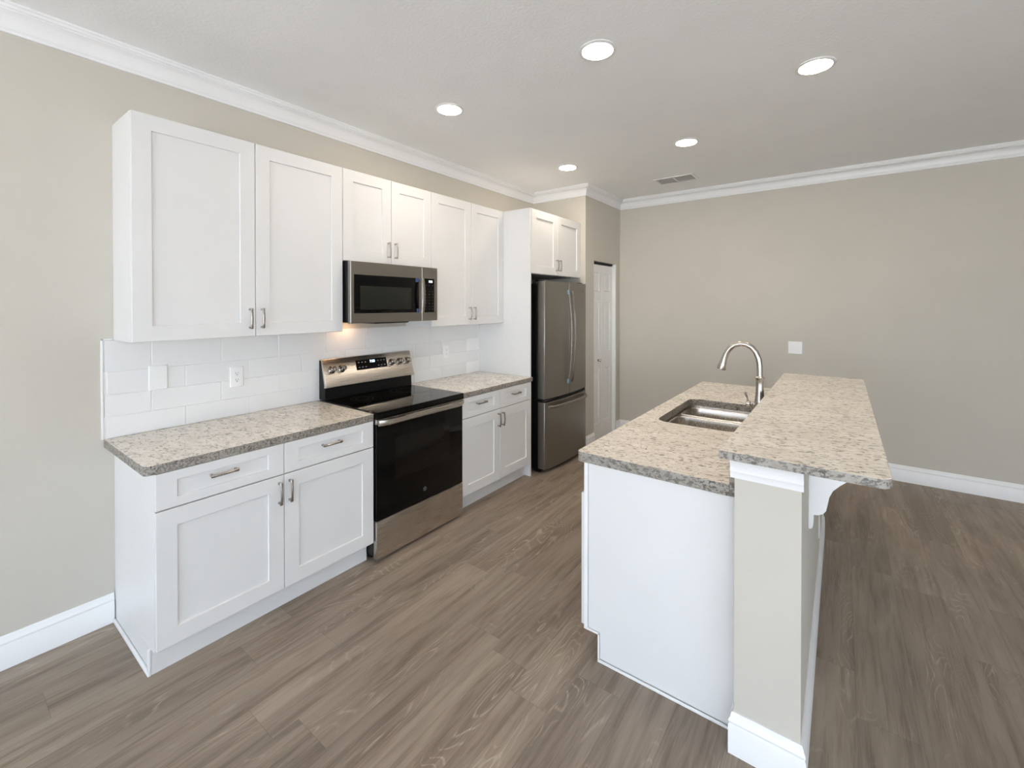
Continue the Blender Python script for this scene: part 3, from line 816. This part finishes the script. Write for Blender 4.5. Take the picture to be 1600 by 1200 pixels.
# ------------------------------------------------------------------ sink
def sink():
    t = thing('sink', 'stainless double-bowl undermount sink set into the island counter', 'sink', ((SX0+SX1)/2, (SY0+SY1)/2, .66))
    zt = .8708
    def bowl(y0, y1, name, depth):
        m = MB(); rings = []; x0, x1 = SX0+.002, SX1-.002
        for k, (i, z, r) in enumerate(((0, zt-.012, .07), (.003, zt-.02, .068), (.006, zt-.10, .065), (.010, zt-depth+.03, .062), (.018, zt-depth+.012, .058), (.035, zt-depth+.003, .05), (.06, zt-depth, .04))):
            rings.append([(p[0], p[1], z) for p in rounded(x0+i, y0+i, x1-i, y1-i, r, 8)])
        m.loft(rings, False, True, smooth=True)
        o = m.build(name, M_SINK, t)
        md = o.modifiers.new('wall', 'SOLIDIFY'); md.thickness = .0012; md.offset = 1
        d = MB(); c = ((x0+x1)/2, (y0+y1)/2, zt-depth+.0015)
        d.lathe([(.045, 0), (.045, .002), (.038, .003), (.034, .0005), (0, .0005)], c, n=28); d.build('drain', M_NICK, o)
        return o
    YD = 2.330
    bowl(SY0+.003, YD-.008, 'bowl', .19); bowl(YD+.008, SY1-.003, 'bowl', .19)
    # flange and divider saddle: two bowl openings in one lip
    m = MB(); bm = m.bm
    n = 8
    outer = rounded(SX0-.016, SY0-.016, SX1+.016, SY1+.016, .085, n)
    A = rounded(SX0+.002, SY0+.003, SX1-.002, YD-.008, .07, n); B = rounded(SX0+.002, YD+.008, SX1-.002, SY1-.003, .07, n)
    def zz(y): return zt-.0005 if False else zt-.0135+.0130*min(1, abs(y-YD)/.0001)*0
    edges = []
    for lp in (outer, A, B):
        vs = [bm.verts.new((p[0], p[1], zt-.0115)) for p in lp]
        for i in range(len(vs)): edges.append(bm.edges.new((vs[i], vs[(i+1) % len(vs)])))
    bmesh.ops.triangle_fill(bm, use_beauty=True, edges=edges)
    for lp, up in ((outer, .0112),):
        for i in range(len(lp)):
            a, c = lp[i], lp[(i+1) % len(lp)]
            m.face([(a[0], a[1], zt-.0115), (c[0], c[1], zt-.0115), (c[0], c[1], zt-.0005), (a[0], a[1], zt-.0005)], smooth=True)
    o = m.build('sink_rim', M_SINK, t)
    # rounded top of the low divider
    m = MB(); m.tube([(SX0+.02+k*(SX1-SX0-.04)/20, YD, zt-.011-.003*math.sin(k/20*PI)) for k in range(21)], [(.0095, .0075)]*21, 12)
    m.build('bowl_divider', M_SINK, t)
sink()

# ------------------------------------------------------------------ faucet
def faucet():
    fx, fy = 2.5415, 2.26
    t = thing('faucet', 'tall brushed nickel gooseneck faucet behind the island sink', 'faucet', (fx, fy, .9148))
    z0 = .9150
    m = MB(); m.lathe([(.030, z0), (.030, z0+.006), (.0285, z0+.012), (.0265, z0+.03), (.0275, z0+.075), (.0265, z0+.100), (.0235, z0+.125), (.0208, z0+.16), (.0195, z0+.20), (.0205, z0+.225),
                       (.0225, z0+.232), (.0245, z0+.236), (.0245, z0+.241), (.0205, z0+.246), (.0165, z0+.248), (0, z0+.248)], (fx, fy, 0), n=32)
    m.build('faucet_body', M_NICK, t)
    path = [(2.5415, 1.155), (2.5413, 1.19), (2.5405, 1.225), (2.535, 1.262), (2.521, 1.298), (2.500, 1.324), (2.472, 1.340), (2.441, 1.343), (2.412, 1.336), (2.388, 1.318), (2.371, 1.294), (2.361, 1.272)]
    m = MB(); m.tube([(x, fy, z) for x, z in path], .0155, 20, flat=(0, 1, 0)); m.build('gooseneck', M_NICK, t)
    sp_ = [(2.362, 1.274), (2.355, 1.255), (2.350, 1.235), (2.344, 1.213), (2.3385, 1.190), (2.3375, 1.186)]
    m = MB(); m.tube([(x, fy, z) for x, z in sp_], [.0160, .0165, .0180, .0205, .0240, .0230], 22, flat=(0, 1, 0)); so = m.build('spray_head', M_NICK, t)
    # side valve and lever
    m = MB()
    mt = Matrix.Translation((fx, fy, 1.000)) @ Matrix.Rotation(-PI/2, 4, 'Y')
    m.lathe([(.014, .018), (.016, .03), (.0125, .036), (.0125, .045), (.0165, .050), (.0165, .068), (.013, .071), (0, .072)], mat=mt, n=22); m.build('valve', M_NICK, t)
    m = MB(); m.tube([(2.480, fy, 1.012), (2.478, fy, 1.028), (2.473, fy, 1.044), (2.466, fy, 1.060), (2.464, fy, 1.064)], [.0045, .0042, .0055, (.006, .0105), (.005, .010)], 14, flat=(1, 0, 0)); m.build('lever', M_NICK, t)
faucet()

for o in bpy.data.objects:
    if '_o' in o: del o['_o']
